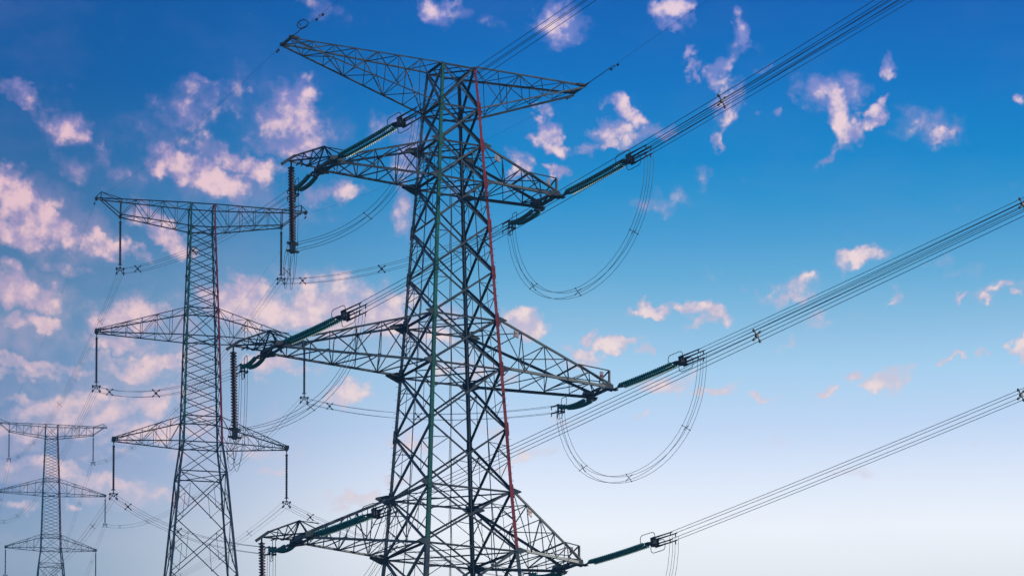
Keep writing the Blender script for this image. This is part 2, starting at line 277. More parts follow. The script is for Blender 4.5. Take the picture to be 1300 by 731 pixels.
# ------------------------------------------------------------------ where the three towers stand (local axes: a along the arms, p away along the line)
def axes(deg):
    t = R(deg); return V((math.cos(t), math.sin(t), 0)), V((-math.sin(t), math.cos(t), 0))
TA, TB, TC = 26.99, 12.5, 11.5
OA = V((-3.84, 195.0, EYE)); OB = V((-28.66, 287.0, EYE)); OC = V((-82.28, 557.0, EYE))
ZT = 45.2                                       # the farthest tower stands this much higher up the slope
BASE_A, BASE_B = 10.0, 36.0
aA, pA = axes(TA); aB, pB = axes(TB); aC, pC = axes(TC)
def GA(a, p, z): return OA + aA*a + pA*p + V((0, 0, z))
def GB(a, p, z): return OB + aB*a + pB*p + V((0, 0, z))
def GC(a, p, z): return OC + aC*a + pC*p + V((0, 0, z + ZT))

# ------------------------------------------------------------------ ground
def ss(x, a, b):
    t = max(0.0, min(1.0, (x - a)/(b - a))); return t*t*(3 - 2*t)
def lerp_tab(y, tab):
    if y <= tab[0][0]: return tab[0][1]
    for (y0, z0), (y1, z1) in zip(tab, tab[1:]):
        if y <= y1:
            t = (y - y0)/(y1 - y0); t = t*t*(3 - 2*t)*0.35 + t*0.65; return z0 + (z1 - z0)*t
    return tab[-1][1]
def ground_z(x, y):
    z = lerp_tab(y, [(-400, -6), (0, 0), (60, 0.4), (195, 11.6), (287, 37.2), (557, 82.4), (760, 96), (1200, 90), (3000, 40), (9000, 0)])
    if y > 20: z += 1.1*math.sin(x*0.021 + y*0.013)*ss(abs(x + 3.84 + (y-195)*0.2), 18, 80)
    z += 12*ss(x, 70, 260)*(1 - ss(y, 60, 190))
    return z
g = MB()
xs = [-9000, -4000, -2000, -1000, -600, -400, -300] + list(range(-240, 241, 12)) + [300, 400, 600, 1000, 2000, 4000, 9000]
ys = [-9000, -4000, -1500, -600, -300, -120] + list(range(-60, 640, 10)) + [660, 700, 760, 850, 1000, 1200, 1600, 2200, 3000, 5000, 9000]
vv = [(x, y, ground_z(x, y)) for y in ys for x in xs]
nx = len(xs)
g.add(vv, [(j*nx+i, j*nx+i+1, (j+1)*nx+i+1, (j+1)*nx+i) for j in range(len(ys)-1) for i in range(nx-1)])
gm = mat('dry_hill_grass', (0.14, 0.135, 0.065), 0.95, 0.0, 0.5, 0.06)
go = g.build('ground', gm, smooth=True); go['kind'] = 'structure'

# ------------------------------------------------------------------ lattice helpers (work in a tower's own space)
def corner(s, z, k):                            # 0 front-left, 1 front-right, 2 back-left, 3 back-right
    return V(((-1, 1, -1, 1)[k]*s, (-1, -1, 1, 1)[k]*s, z))
FACES = {'front': (0, 1, V((0, 1, 0))), 'back': (2, 3, V((0, -1, 0))), 'left': (0, 2, V((1, 0, 0))), 'right': (1, 3, V((-1, 0, 0)))}
def poly_at(pts, t):                            # point on a polyline at fraction t of its x extent
    n = len(pts) - 1; f = min(max(t, 0), 1)*n; i = min(int(f), n-1); return pts[i].lerp(pts[i+1], f - i)
def web(mb, A, B, n, fn, w, zig=True, post=True, flip=False, cross=False):
    """lattice between two chords A and B (functions of 0..1)"""
    for i in range(n):
        t0, t1 = i/n, (i+1)/n
        if post and i: fn(mb, A(t0), B(t0), w*0.8)
        if zig:
            if (i % 2 == 0) != flip: fn(mb, A(t0), B(t1), w)
            else: fn(mb, B(t0), A(t1), w)
            if cross: 
                if (i % 2 == 0) != flip: fn(mb, B(t0), A(t1), w)
                else: fn(mb, A(t0), B(t1), w)

# ------------------------------------------------------------------ the near tower
tower = empty('transmission_tower', OA + V((0, 0, BASE_A)),
    'largest tower in front, dark steel lattice with one green leg and one red leg', 'electricity pylon', 'lattice transmission towers', R(TA))
LV = [(69.98,1.17),(67.33,1.38),(65.0,1.52),(62.66,1.68),(59.83,1.87),(56.87,2.05),(53.85,2.23),(50.76,2.43),(46.93,2.67),(43.0,2.90),(39.28,3.17),
      (34.6,3.58),(29.3,4.05),(23.2,4.60),(16.6,5.19),(BASE_A,5.78)]
ZA = BASE_A
def P_(k, i): z, s = LV[i]; return corner(s, z - ZA, k)
L2I = 10
for k in range(4):
    up = MB(); lo = MB()
    sx, sy = (-1, 1, -1, 1)[k], (-1, -1, 1, 1)[k]
    def leg(mb, i, w):
        p, q = P_(k, i+1), P_(k, i)
        d = (q - p).normalized(); u = V((-sx, 0, 0)); u = (u - d*u.dot(d)).normalized(); v = d.cross(u)
        if v.dot(V((0, -sy, 0))) < 0:           # mirror so both flanges run along the faces
            prof = [(0,0),(0,-w),(0.022,-w),(0.022,-0.022),(w,-0.022),(w,0)]
        else: prof = [(0,0),(w,0),(w,0.022),(0.022,0.022),(0.022,w),(0,w)]
        mb.prism(p, q, prof, (-sx, 0, 0))
    for i in range(len(LV)-1):
        leg(up if i < L2I else lo, i, 0.17 + 0.006*i if i < L2I else 0.26)
    for i in range(1, L2I):                     # bolted splice angles over the leg joints
        c = P_(k, i); d = (P_(k, i-1) - P_(k, i+1)).normalized(); o_ = V((sx*.03, sy*.03, 0))
        for ux, uy in ((-sx*.25, 0), (0, -sy*.25)):
            f_ = V((ux, uy, 0)); up.bar(c - d*.42 + o_ + f_*.5, c + d*.42 + o_ + f_*.5, .25, .03, f_)
            for q_ in (-.3, -.1, .1, .3): up.bar(c + d*q_ + o_ + f_*.5 - f_*.3, c + d*q_ + o_*1.9 + f_*.5 - f_*.3, .035)
    if k == 1 or k == 2:                        # step bolts up the leg
        for i in range(L2I):
            p, q = P_(k, i+1), P_(k, i); n = int((q-p).length/0.42)
            for j in range(n):
                c = p.lerp(q, (j+.5)/n); up.rod(c, c + V((sx*(0.15 if j % 2 else 0.02), sy*(0.02 if j % 2 else 0.15), 0)), 0.011, 4)
    o = up.build('leg', GREEN if k == 0 else RED if k == 1 else STEEL, tower, 'local')
    if k == 0: o['label'] = 'green painted corner leg'
    if k == 1: o['label'] = 'red painted corner leg'
    lo.build('lower_leg', STEEL, tower, 'local')
for fname, (ka, kb, inn) in FACES.items():
    m = MB(); th_ = m
    for i in range(len(LV)-1):
        if i == 0 and fname in ('left', 'right'): pass
        tl, tr, bl, br = P_(ka, i), P_(kb, i), P_(ka, i+1), P_(kb, i+1)
        w = 0.125 if i < L2I else 0.15
        e1 = inn*0.03; e2 = inn*0.07
        m.angle(bl + e1, tr + e1, w, inn); m.angle(br + e2, tl + e2, w, inn)
        cx = (tl.lerp(br, .5) + tr.lerp(bl, .5))*.5
        r_ = (tr - tl).length/((tr - tl).length + (br - bl).length)
        cx = tl.lerp(br, r_)
        e3 = inn*0.06
        for c0, c1 in ((tl, bl), (tr, br)):
            mid = c0.lerp(c1, .5); mu = c0.lerp(cx, .5); ml = c1.lerp(cx, .5)
            if i >= 2:
                th_.angle(mid + e3, mu + e3, 0.05, inn); th_.angle(mid + e3, ml + e3, 0.05, inn)
                th_.angle(c0.lerp(c1, .27) + e3, mu + e3, 0.045, inn)
                th_.bar(mu + e3*1.3, ml + e3*1.3, 0.028)
        if i >= 2:
            nxt = tl.lerp(tr, .5)
            th_.bar(cx + e3, bl.lerp(br, .5) + e3, 0.045); th_.bar(nxt + e3, cx + e3, 0.045)
    m.build('face_bracing', STEEL_DK if fname in ('back', 'right') else STEEL, tower, 'local')  # back and right bracing: shade of the far faces painted as darker steel
for i in (0, 1, 2, 3, 6, 7, 9, 10, 12):          # level frames with their diagonals
    m = MB(); w = 0.13
    c = [P_(k, i) for k in range(4)]
    for ka, kb, inn in FACES.values():
        m.angle(c[ka] + inn*0.05, c[kb] + inn*0.05, w, (0, 0, -1))
    zz = V((0, 0, -0.16))
    m.angle(c[0] + zz*.5, c[3] + zz*.5, 0.075); m.angle(c[1] + zz*.9, c[2] + zz*.9, 0.075)
    mids = [c[0].lerp(c[1], .5), c[1].lerp(c[3], .5), c[3].lerp(c[2], .5), c[2].lerp(c[0], .5)]
    for j in range(4): m.angle(mids[j] + zz*1.25, mids[(j+1) % 4] + zz*1.25, 0.06)
    m.build('level_frame', STEEL_DK, tower, 'local')
rodm = MB(); rodm.rod(V((0.02, 0, 0.5)), V((0.02, 0, 62.0 - ZA)), 0.03); rodm.build('down_lead', STEEL_DK, tower, 'local')
for i in (2, 3, 6, 7, 9, 10):                    # gusset plates where the arms join the legs
    for k in range(4):
        sx, sy = (-1, 1, -1, 1)[k], (-1, -1, 1, 1)[k]
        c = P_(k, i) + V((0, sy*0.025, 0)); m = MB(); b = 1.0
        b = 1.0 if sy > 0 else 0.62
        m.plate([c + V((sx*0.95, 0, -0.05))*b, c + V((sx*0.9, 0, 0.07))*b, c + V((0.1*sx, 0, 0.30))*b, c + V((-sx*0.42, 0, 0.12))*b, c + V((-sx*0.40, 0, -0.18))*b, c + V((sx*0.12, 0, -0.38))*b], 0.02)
        m.build('gusset_plate', STEEL if sy < 0 else STEEL_DK, tower, 'local')  # back plates take the steel with shade in its colour
base_m = MB()
for k in range(4):
    c = P_(k, len(LV)-1); base_m = MB()
    base_m.lathe(c + V((0, 0, -0.9)), (0, 0, 1), [(0, .62), (1.05, .55), (1.1, .5)], 16)
    base_m.build('footing', CONC, tower, 'local')

PH = 1.2                                        # half depth of a conductor arm's end frame
ARMS = {'upper': (2, 3, 7.0, 8.65), 'middle': (6, 7, 10.8, 12.2), 'lower': (9, 10, 8.6, 10.2)}
def fang(mb, p, q, w): mb.angle(p, q, w, (0, 0, 1))
for lvname, (i1, i2, LR_, LL_) in ARMS.items():
    z1, s1 = LV[i1]; z2, s2 = LV[i2]; z1 -= ZA; z2 -= ZA
    for sg, L in ((1, LR_), (-1, LL_)):
        arm = MB()
        def chord(p0, p1): return lambda t: p0.lerp(p1, t)
        ends = {}
        ch = {}
        for sy in (-1, 1):
            tip = V((sg*L, sy*PH, z2))
            ch['t', sy] = chord(V((sg*s1, sy*s1, z1)), tip + V((0, 0, 0.22)))
            ch['b', sy] = chord(V((sg*s2, sy*s2, z2)), tip)
        for key, c in ch.items():
            w = 0.16 if key[0] == 'b' else (0.12 if key[1] < 0 else 0.14)
            off = V((0, -key[1]*0.02, 0))
            arm.angle(c(0) + off, c(1) + off, w, (0, -key[1], 0))
        n = 6 if lvname != 'upper' else 5
        if sg > 0: n -= 1
        lo_ = {sy: (lambda t, sy=sy: ch['b', sy](t) + V((0, -sy*0.05, 0.03))) for sy in (-1, 1)}
        up_ = {sy: (lambda t, sy=sy: ch['t', sy](t) + V((0, -sy*0.05, -0.03))) for sy in (-1, 1)}
        for sy in (-1, 1):
            web(arm, up_[sy], lo_[sy], n, fang, 0.065)
        web(arm, lo_[-1], lo_[1], n, fang, 0.065, flip=False)
        web(arm, up_[-1], up_[1], n, fang, 0.06, flip=True)
        # end frame with the heavy attachment plates
        for sy in (-1, 1):
            c = V((sg*L, sy*PH, z2))
            arm.plate([c + V((-sg*0.85, sy*0.03, -0.07)), c + V((-sg*0.7, sy*0.03, 0.28)), c + V((sg*0.12, sy*0.03, 0.26)), c + V((sg*0.2, sy*0.03, -0.12)), c + V((0, sy*0.03, -0.24))], 0.03)
            arm.plate([c + V((-sg*0.5, -0.3, -0.10)), c + V((sg*0.22, -0.3, -0.10)), c + V((sg*0.22, 0.3, -0.10)), c + V((-sg*0.5, 0.3, -0.10))], 0.03)
            for dx in (-0.24, 0.24): arm.bar(c + V((dx, 0, -0.12)), c + V((dx, sy*0.42, -0.16)), 0.09, 0.12)
        arm.bar(V((sg*L, -PH, z2 + 0.06)), V((sg*L, PH, z2 + 0.06)), 0.14, 0.2)
        arm.bar(V((sg*(L - .55), -PH, z2 + 0.05)), V((sg*(L - .55), PH, z2 + 0.05)), 0.12, 0.14)
        arm.angle(V((sg*(L - .5), -PH, z2 + .1)), V((sg*L, PH, z2 + .1)), 0.07); arm.angle(V((sg*(L - .5), PH, z2 + .13)), V((sg*L, -PH, z2 + .13)), 0.07)
        ao = arm.build('cross_arm', STEEL, tower, 'local')
        ns = MB()
        if sg < 0:                              # jumper bracket beyond the attachment plates
            nose = {'upper': 11.5, 'middle': 15.05, 'lower': 13.1}[lvname]
            ap = V((-L - 0.05, 0, z2 + 1.14)); nt_ = V((-nose, 0, z2 - 0.36)); kn = V((-nose + 0.85, 0, z2 + 0.28))
            A1, A2 = V((-L, -PH, z2 + 0.16)), V((-L, PH, z2 + 0.16))
            ns.bar(kn, nt_, 0.17, 0.14); ns.bar(ap, kn, 0.1, 0.1)
            for q_ in (A1, A2):
                ns.angle(ap, q_, 0.08); ns.angle(q_, V((-nose + 0.5, 0, z2 - 0.12)), 0.08)
                ns.angle(kn.lerp(ap, .3), q_.lerp(nt_, .45), 0.05); ns.angle(kn.lerp(ap, .62), q_.lerp(nt_, .25), 0.05)
                ns.angle(kn, q_.lerp(nt_, .3), 0.06); ns.angle(ap, q_.lerp(nt_, .3), 0.05)
            ns.angle(A1.lerp(nt_, .3), A2.lerp(nt_, .3), 0.06); ns.angle(A1.lerp(nt_, .6), A2.lerp(nt_, .6), 0.06)
            ns.angle(A1, A2.lerp(nt_, .3), 0.05)
            for sy in (-1, 1): ns.angle(ap, V((-L + 1.2, sy*PH, z2 + 0.2)), 0.07)
            ns.bar(ap, ap + V((1.25, -0.1, -0.05)), 0.05)
            ns.build('jumper_bracket', STEEL_DK, ao, 'local')
        else:                                   # light frame standing on the arm end
            ins = {'upper': 2.1, 'middle': 2.5, 'lower': 1.35}[lvname]
            pe = V((L - 0.08, -PH + 0.1, z2 + 1.15)); pb = V((L - 0.08, -PH + 0.1, z2 + 0.12))
            pa = ch['t', -1]((L - ins - s1)/(L - s1)) + V((0, 0, 0.12))
            pa2 = ch['t', 1]((L - ins - s1)/(L - s1)) + V((0, 0, 0.05))
            pe2 = V((L - 0.08, PH*0.2, z2 + 0.75)); 
            ns.bar(pa, pe, 0.06); ns.bar(pe, pb, 0.11); ns.bar(pb, V((L, -PH, z2 + 0.05)), 0.1)
            ns.bar(pa + V((0, 0.05, 0)), pa2, 0.08, 0.12); ns.bar(pa2, pe2, 0.05); ns.bar(pe, pe2, 0.07); ns.bar(pe2, V((L + .3, PH*.2, z2 + .1)), 0.07)
            ns.bar(pa, V((L, -PH, z2 + .2)), 0.06); ns.bar(pa, V((L - 0.6, 0, z2 + 0.1)), 0.05); ns.bar(pa2, V((L - .3, PH, z2 + .15)), 0.06)
            ns.build('end_frame', STEEL_DK, ao, 'local')
            sp = MB(); c = pe + V((-0.55, 0.02, -0.32))
            sp.plate([c + V((-.13, 0, -.2)), c + V((.13, 0, -.2)), c + V((.13, 0, .2)), c + V((-.13, 0, .2))], 0.02)
            sp.cur = 1; sp.plate([c + V((-.10, -.02, -.16)), c + V((.10, -.02, -.16)), c + V((.10, -.02, -.02)), c + V((-.10, -.02, -.02))], 0.012)
            sp.build('small_plate', [WHITE, SRED if lvname != 'upper' else WHITE], ao, 'local')
# ground-wire arms at the top
for sg, L, zt in ((-1, 11.2, 70.0 - ZA), (1, 9.15, 70.25 - ZA)):
    z1, s1 = LV[0]; z2, s2 = LV[1]; z1 -= ZA; z2 -= ZA; ph = 0.72
    arm = MB(); ch = {}
    for sy in (-1, 1):
        tip = V((sg*L, sy*ph, zt))
        ch['t', sy] = (lambda t, a=V((sg*s1, sy*s1, z1)), b=tip: a.lerp(b, t))
        ch['b', sy] = (lambda t, a=V((sg*s2, sy*s2, z2)), b=tip + V((0, 0, -0.12)): a.lerp(b, t))
    for key, c in ch.items(): arm.angle(c(0), c(1), 0.12 if key[1] > 0 else 0.085, (0, -key[1], 0))
    n = 7 if sg < 0 else 5
    tt = {k_: (lambda t, k_=k_: ch[k_](t) + V((0, -k_[1]*0.04, 0.03 if k_[0] == 'b' else -0.03))) for k_ in ch}
    for sy in (-1, 1): web(arm, tt['t', sy], tt['b', sy], n, fang, 0.055, flip=(sg < 0))
    web(arm, tt['t', -1], tt['t', 1], n, fang, 0.042); web(arm, tt['b', -1], tt['b', 1], n, fang, 0.042, flip=True)
    arm.bar(V((sg*L, -ph - .1, zt)), V((sg*L, ph + .1, zt)), 0.12, 0.16)
    for sy in (-1, 1): arm.bar(V((sg*(L - .5), sy*ph, zt + .03)), V((sg*(L + .12), sy*ph, zt + .03)), 0.16, 0.18)
    arm.build('ground_wire_arm', STEEL, tower, 'local')
# phase signs hung under the red-side top chords
for lvname, aa, rows in (('upper', 2.55, 0), ('middle', 3.55, 1), ('lower', 4.3, 2)):
    i1, i2, L, _ = ARMS[lvname]; z1, s1 = LV[i1]; z2, s2 = LV[i2]
    p0 = V((s1, -s1, z1 - ZA)); p1 = V((L, -PH, z2 - ZA + .22)); t = (aa - s1)/(L - s1)
    c = p0.lerp(p1, t); d = (p1 - p0).normalized(); dn = V((-0.12, 0, -1)); nrm = V((0, -0.06, 0))
    c = c + dn*0.13 + nrm
    sw, sh = 0.42, 0.36
    m = MB(); m.plate([c - d*sw/2, c + d*sw/2, c + d*sw/2 + dn*sh, c - d*sw/2 + dn*sh], 0.02)
    def mark(u0, v0, u1, v1, mi):
        m.cur = mi
        q = lambda u, v: c + d*((u - .5)*sw) + dn*(v*sh) + V((0, -0.017, 0))
        m.plate([q(u0, v0), q(u1, v0), q(u1, v1), q(u0, v1)], 0.006)
    if rows == 0:
        mark(.17, .25, .27, .5, 2); mark(.3, .55, .42, .75, 2); mark(.02, .9, .98, .98, 1)
    else:
        mark(.03, .03, .3, .12, 1); mark(.03, .88, .9, .97, 1); mark(.12, .2, .2, .7, 2); mark(.26, .3, .42, .42, 1); mark(.26, .55, .36, .8, 1); mark(.45, .2, .52, .62, 2)
        if rows == 1: mark(.62, .12, .9, .24, 1); mark(.7, .62, .86, .72, 1)
        else: mark(.6, .1, .7, .5, 1); mark(.74, .1, .9, .2, 1); mark(.8, .75, .92, .92, 2)
    m.build('phase_sign', [WHITE, SRED, SBLK], tower, 'local')

# ------------------------------------------------------------------ the two suspension towers behind
sus = empty('transmission_tower', OB + V((0, 0, BASE_B)),
    'slimmer tower behind the largest one, middle in size, dark insulators hanging from its arms', 'electricity pylon', 'lattice transmission towers', R(TB))
ZB = BASE_B
SL = [(90.2,1.09),(88.05,1.11),(80.4,1.40),(77.8,1.48),(70.3,1.69),(67.9,1.76),(65.1,2.14),(60.6,2.55),(55.6,3.02),(49.5,3.6),(43,4.2),(BASE_B,4.85)]
NP = [1, 7, 1, 6, 1, 1, 1, 1, 1, 1, 1]
def S_at(z):
    for (z1, s1), (z0, s0) in zip(SL, SL[1:]):
        if z >= z0: return s0 + (s1 - s0)*(z - z0)/(z1 - z0)
    return SL[-1][1]
for k in range(4):
    m = MB(); lo = MB()
    for i in range(len(SL)-1):
        (m if i < 5 else lo).bar(corner(SL[i+1][1], SL[i+1][0]-ZB, k), corner(SL[i][1], SL[i][0]-ZB, k), (0.14 if k < 2 else 0.115) + .010*i, ref=(1, 0, 0))
    for z in range(int(SL[5][0])+1, 90, 2 if k in (0, 1) else 4):   # splice plates
        m.bar(corner(S_at(z-.12), z-.12-ZB, k), corner(S_at(z+.12), z+.12-ZB, k), 0.19, ref=(1, 0, 0))
    o = m.build('leg', GREEN if k == 0 else RED if k == 1 else STEEL_DK, sus, 'local')
    if k == 0: o['label'] = 'green painted leg'
    if k == 1: o['label'] = 'red painted leg'
    lo.build('lower_leg', STEEL, sus, 'local')
def fbar(mb, p, q, w): mb.bar(p, q, w*.85)
for fname, (ka, kb, inn) in FACES.items():
    m = MB()
    for i, n in enumerate(NP):
        z1, z0 = SL[i][0], SL[i+1][0]
        for j in range(n):
            za, zb = z1 + (z0 - z1)*j/n, z1 + (z0 - z1)*(j+1)/n
            c = lambda k, z: corner(S_at(z), z - ZB, k)
            w = 0.058 if i < 6 else 0.075
            m.bar(c(ka, zb) + inn*.02, c(kb, za) + inn*.02, w); m.bar(c(kb, zb) + inn*.10, c(ka, za) + inn*.10, w)
            if i >= 6:
                cx = (c(ka, zb) + c(kb, za))*.5
                for q0, q1 in ((c(ka, za), c(ka, zb)), (c(kb, za), c(kb, zb))):
                    md = q0.lerp(q1, .5); m.bar(md + inn*.15, q0.lerp(cx, .5) + inn*.15, .04); m.bar(md + inn*.15, q1.lerp(cx, .5) + inn*.15, .04); m.bar(q0.lerp(cx, .5) + inn*.15, q1.lerp(cx, .5) + inn*.15, .03)
    for z in (90.2, 88.05, 80.4, 77.8, 70.3, 67.9, 65.1):
        m.bar(corner(S_at(z), z-ZB, ka) + inn*.06, corner(S_at(z), z-ZB, kb) + inn*.06, 0.09)
    m.build('face_bracing', STEEL_DK, sus, 'local')
for z in (88.05, 80.4, 77.8, 70.3, 67.9, 65.1):
    m = MB(); m.bar(corner(S_at(z), z-ZB-.12, 0), corner(S_at(z), z-ZB-.12, 3), .06); m.bar(corner(S_at(z), z-ZB-.16, 1), corner(S_at(z), z-ZB-.16, 2), .06)
    m.build('level_frame', STEEL_DK, sus, 'local')
for k in range(4):
    m = MB(); m.lathe(corner(4.85, -0.8, k), (0, 0, 1), [(0, .5), (.95, .45), (1, .4)], 12); m.build('footing', CONC, sus, 'local')
HANG = {}
for sg in (-1, 1):
    arm = MB()                                  # top arm: carries the ground wire at its tip and the upper conductor one bay in
    H = V((sg*(7.5 if sg < 0 else 7.4), 0, 88.82 - ZB)); HANG['upper', sg] = H
    tip = V((sg*9.85, 0, 90.35 - ZB)); pk = V((sg*9.25, 0, 90.97 - ZB))
    f = {}
    for sy in (-1, 1):
        f['t', sy] = (lambda t, a=V((sg*1.09, sy*1.09, 90.2 - ZB)), b=V((sg*9.3, sy*.32, 90.3 - ZB)): a.lerp(b, t))
        f['b', sy] = (lambda t, a=V((sg*1.11, sy*1.11, 88.05 - ZB)), b=H + V((0, sy*.5, .03)): a.lerp(b, t))
        arm.bar(f['t', sy](0), f['t', sy](1), 0.085); arm.bar(f['b', sy](0), f['b', sy](1), 0.085)
        arm.bar(f['t', sy](1), tip, .08); arm.bar(f['b', sy](1), f['t', sy](1), .08)
        arm.bar(f['t', sy](1), pk, .06); arm.bar(pk, f['t', sy](.76), .05)
        tops = (lambda t, sy=sy: f['t', sy](t*.775))
        web(arm, tops, f['b', sy], 5, fbar, 0.055)
        arm.bar(f['b', sy](1), f['t', sy](.775), .07)
    web(arm, f['t', -1], f['t', 1], 7, fbar, .045, cross=False); web(arm, f['b', -1], f['b', 1], 5, fbar, .045)
    arm.bar(pk, tip, .06); arm.bar(H + V((0, -.55, .03)), H + V((0, .55, .03)), .16, .2)
    arm.bar(H + V((0, 0, -.22)), H, .2, .2); arm.bar(tip + V((-.15*sg, -.35, -.05)), tip + V((-.15*sg, .35, -.05)), .18, .2)
    arm.build('ground_wire_arm', STEEL_DK, sus, 'local')
    for nm, z1, z2, L in (('middle', 80.4, 77.8, 9.6), ('lower', 70.3, 67.9, 7.98)):
        arm = MB(); f = {}
        s1, s2 = S_at(z1), S_at(z2); H = V((sg*L, 0, z2 + .02 - ZB)); HANG[nm, sg] = H
        for sy in (-1, 1):
            f['t', sy] = (lambda t, a=V((sg*s1, sy*s1, z1 - ZB)), b=H + V((0, sy*.3, .32)): a.lerp(b, t))
            f['b', sy] = (lambda t, a=V((sg*s2, sy*s2, z2 - ZB)), b=H + V((0, sy*.3, .06)): a.lerp(b, t))
            arm.bar(f['t', sy](0), f['t', sy](1), 0.095 if sy > 0 else .06); arm.bar(f['b', sy](0), f['b', sy](1), 0.085)
            web(arm, f['t', sy], f['b', sy], 6 if nm == 'middle' else 5, fbar, 0.05)
        web(arm, f['t', -1], f['t', 1], 6, fbar, .045); web(arm, f['b', -1], f['b', 1], 6, fbar, .045)
        arm.bar(H + V((0, -.4, .2)), H + V((0, .4, .2)), .3, .34); arm.bar(H + V((-sg*.35, -.34, .32)), H + V((-sg*.35, .34, .32)), .1)
        arm.bar(H + V((0, 0, -.12)), H + V((0, 0, .1)), .16)
        arm.build('cross_arm', STEEL_DK, sus, 'local')
far_t = sus.copy(); col.objects.link(far_t)
far_t.location = OC + V((0, 0, BASE_B + ZT)); far_t.rotation_euler = (0, 0, R(TC))
far_t['label'] = 'smallest, palest tower, farthest up the line at the lower left edge'
for chd in list(sus.children):
    c2 = chd.copy(); col.objects.link(c2); c2.parent = far_t

# ------------------------------------------------------------------ insulators
def disc_string(mb, p, q, disc_r, pitch, sag=0.0, n=10):
    p, q = V(p), V(q); L = (q - p).length; d = (q - p).normalized()
    k = max(4, int(L/pitch))
    for i in range(k):
        t0 = i/k; s0 = V((0, 0, -sag*4*t0*(1 - t0))); t1 = (i+1)/k; s1 = V((0, 0, -sag*4*t1*(1 - t1)))
        a_, b_ = p.lerp(q, t0) + s0, p.lerp(q, t1) + s1
        h = (b_ - a_).length
        mb.lathe(a_, b_ - a_, [(0, .045), (h*.2, .045), (h*.3, disc_r*.7), (h*.45, disc_r), (h*.52, disc_r*.97), (h*.6, disc_r*.5), (h*.68, .04), (h, .04)], n)
def ring_loop(c, u, v, hu, hv, r, rc=0.35):
    """rounded rectangle of points around c in the plane u, v"""
    pts = []; k = 5
    rr = min(hu, hv)*rc*2
    for (sx, sy, a0) in ((1, 1, 0), (-1, 1, 90), (-1, -1, 180), (1, -1, 270)):
        for i in range(k+1):
            a = R(a0 + 90*i/k); pts.append(c + u*(sx*(hu - rr) + rr*math.cos(a)) + v*(sy*(hv - rr) + rr*math.sin(a)))
    return pts
NEAR_AZ = 44.0
nd = V((math.sin(R(NEAR_AZ)), -math.cos(R(NEAR_AZ)), 0))
def wire_slots(d):                               # four sub-conductors on the corners of a square
    h_ = V((d.x, d.y, 0)).normalized(); lat = V((h_.y, -h_.x, 0)); up = V((0, 0, 1))
    return [lat*x*.225 + up*y*.225 for x, y in ((-1, 1), (1, 1), (1, -1), (-1, -1))]
def tension_set(att, end, label):
    t = empty('tension_insulator', att, label, 'insulator', 'green glass tension insulators')
    d = (end - att).normalized(); L = (end - att).length
    h_ = V((d.x, d.y, 0)).normalized(); lat = V((h_.y, -h_.x, 0)); nrm = lat.cross(d)
    if nrm.z < 0: nrm = -nrm
    S0, S1, W = 0.75, L - 1.05, 0.25
    hw = MB()
    hw.bar(att, att + d*.45, .09, .05); hw.bar(att + d*.1, att + d*.55, .05, .12)
    hw.plate([att + d*.4 - lat*.08, att + d*.72 - lat*(W+.08), att + d*.82 - lat*(W+.06), att + d*.82 + lat*(W+.06), att + d*.72 + lat*(W+.08), att + d*.4 + lat*.08], .04)
    hw.build('tower_yoke', FIT, t)
    for sx in (-1, 1):
        m = MB(); disc_string(m, att + d*S0 + lat*sx*W, att + d*S1 + lat*sx*W, .14, .17, sag=(0.03 if d.y < 0 else 0.12))
        m.build('glass_disc_string', GLASS, t, smooth=False)
    yk = MB(); e0 = att + d*(S1 + .02)
    yk.plate([e0 - lat*(W+.08) + nrm*.02, e0 + d*.35 - lat*(W+.1) + nrm*.02, e0 + d*.62 - lat*.2 + nrm*.02, e0 + d*.62 + lat*.2 + nrm*.02, e0 + d*.35 + lat*(W+.1) + nrm*.02, e0 + lat*(W+.08) + nrm*.02], .05)
    yk.plate([e0 + d*.5 + nrm*.26 + lat*.0, e0 + d*.8 + nrm*.3, e0 + d*.8 - nrm*.3, e0 + d*.5 - nrm*.26], .05)
    for sx in (-1, 1):
        yk.plate([e0 + d*.55 + lat*sx*.2 + nrm*.3, e0 + d*.85 + lat*sx*.225 + nrm*.28, e0 + d*.85 + lat*sx*.225 - nrm*.28, e0 + d*.55 + lat*sx*.2 - nrm*.3], .04)
    yk.bar(e0 + d*.6 - lat*.25 + nrm*.2, e0 + d*.6 + lat*.25 + nrm*.2, .07); yk.bar(e0 + d*.6 - lat*.25 - nrm*.2, e0 + d*.6 + lat*.25 - nrm*.2, .07)
    yk.build('line_yoke', FIT, t)
    for k, o in enumerate(wire_slots(d)):
        m = MB(); m.lathe(end + o - d*.32, d, [(0, .05), (.1, .075), (.3, .055), (.9, .045), (1.6, .04), (1.7, .025)], 8)
        m.bar(end + o + d*1.2, end + o + d*1.25 + V((0, 0, -.22)), .05); m.build('dead_end_clamp', FIT, t)
    m = MB()
    m.tube(ring_loop(e0 + d*.12 + nrm*.34, d, nrm, .62, .34, .02), .022, 6, True); m.build('grading_ring', FIT, t)
    m = MB(); m.tube(ring_loop(e0 + d*.95 - nrm*.30, d, nrm, .6, .34, .02), .022, 6, True); m.build('grading_ring', FIT, t)
    return t
SLOT = {}                                        # key -> ('near'/'far' end point)
ATT = {'upper': (7.0, -8.65, 62.66), 'middle': (10.8, -12.2, 50.76), 'lower': (8.6, -10.2, 39.28)}
CLAMP = {'upper': (7.2, -7.4, 83.7), 'middle': (9.5, -9.65, 72.68), 'lower': (7.86, -8.0, 62.82)}
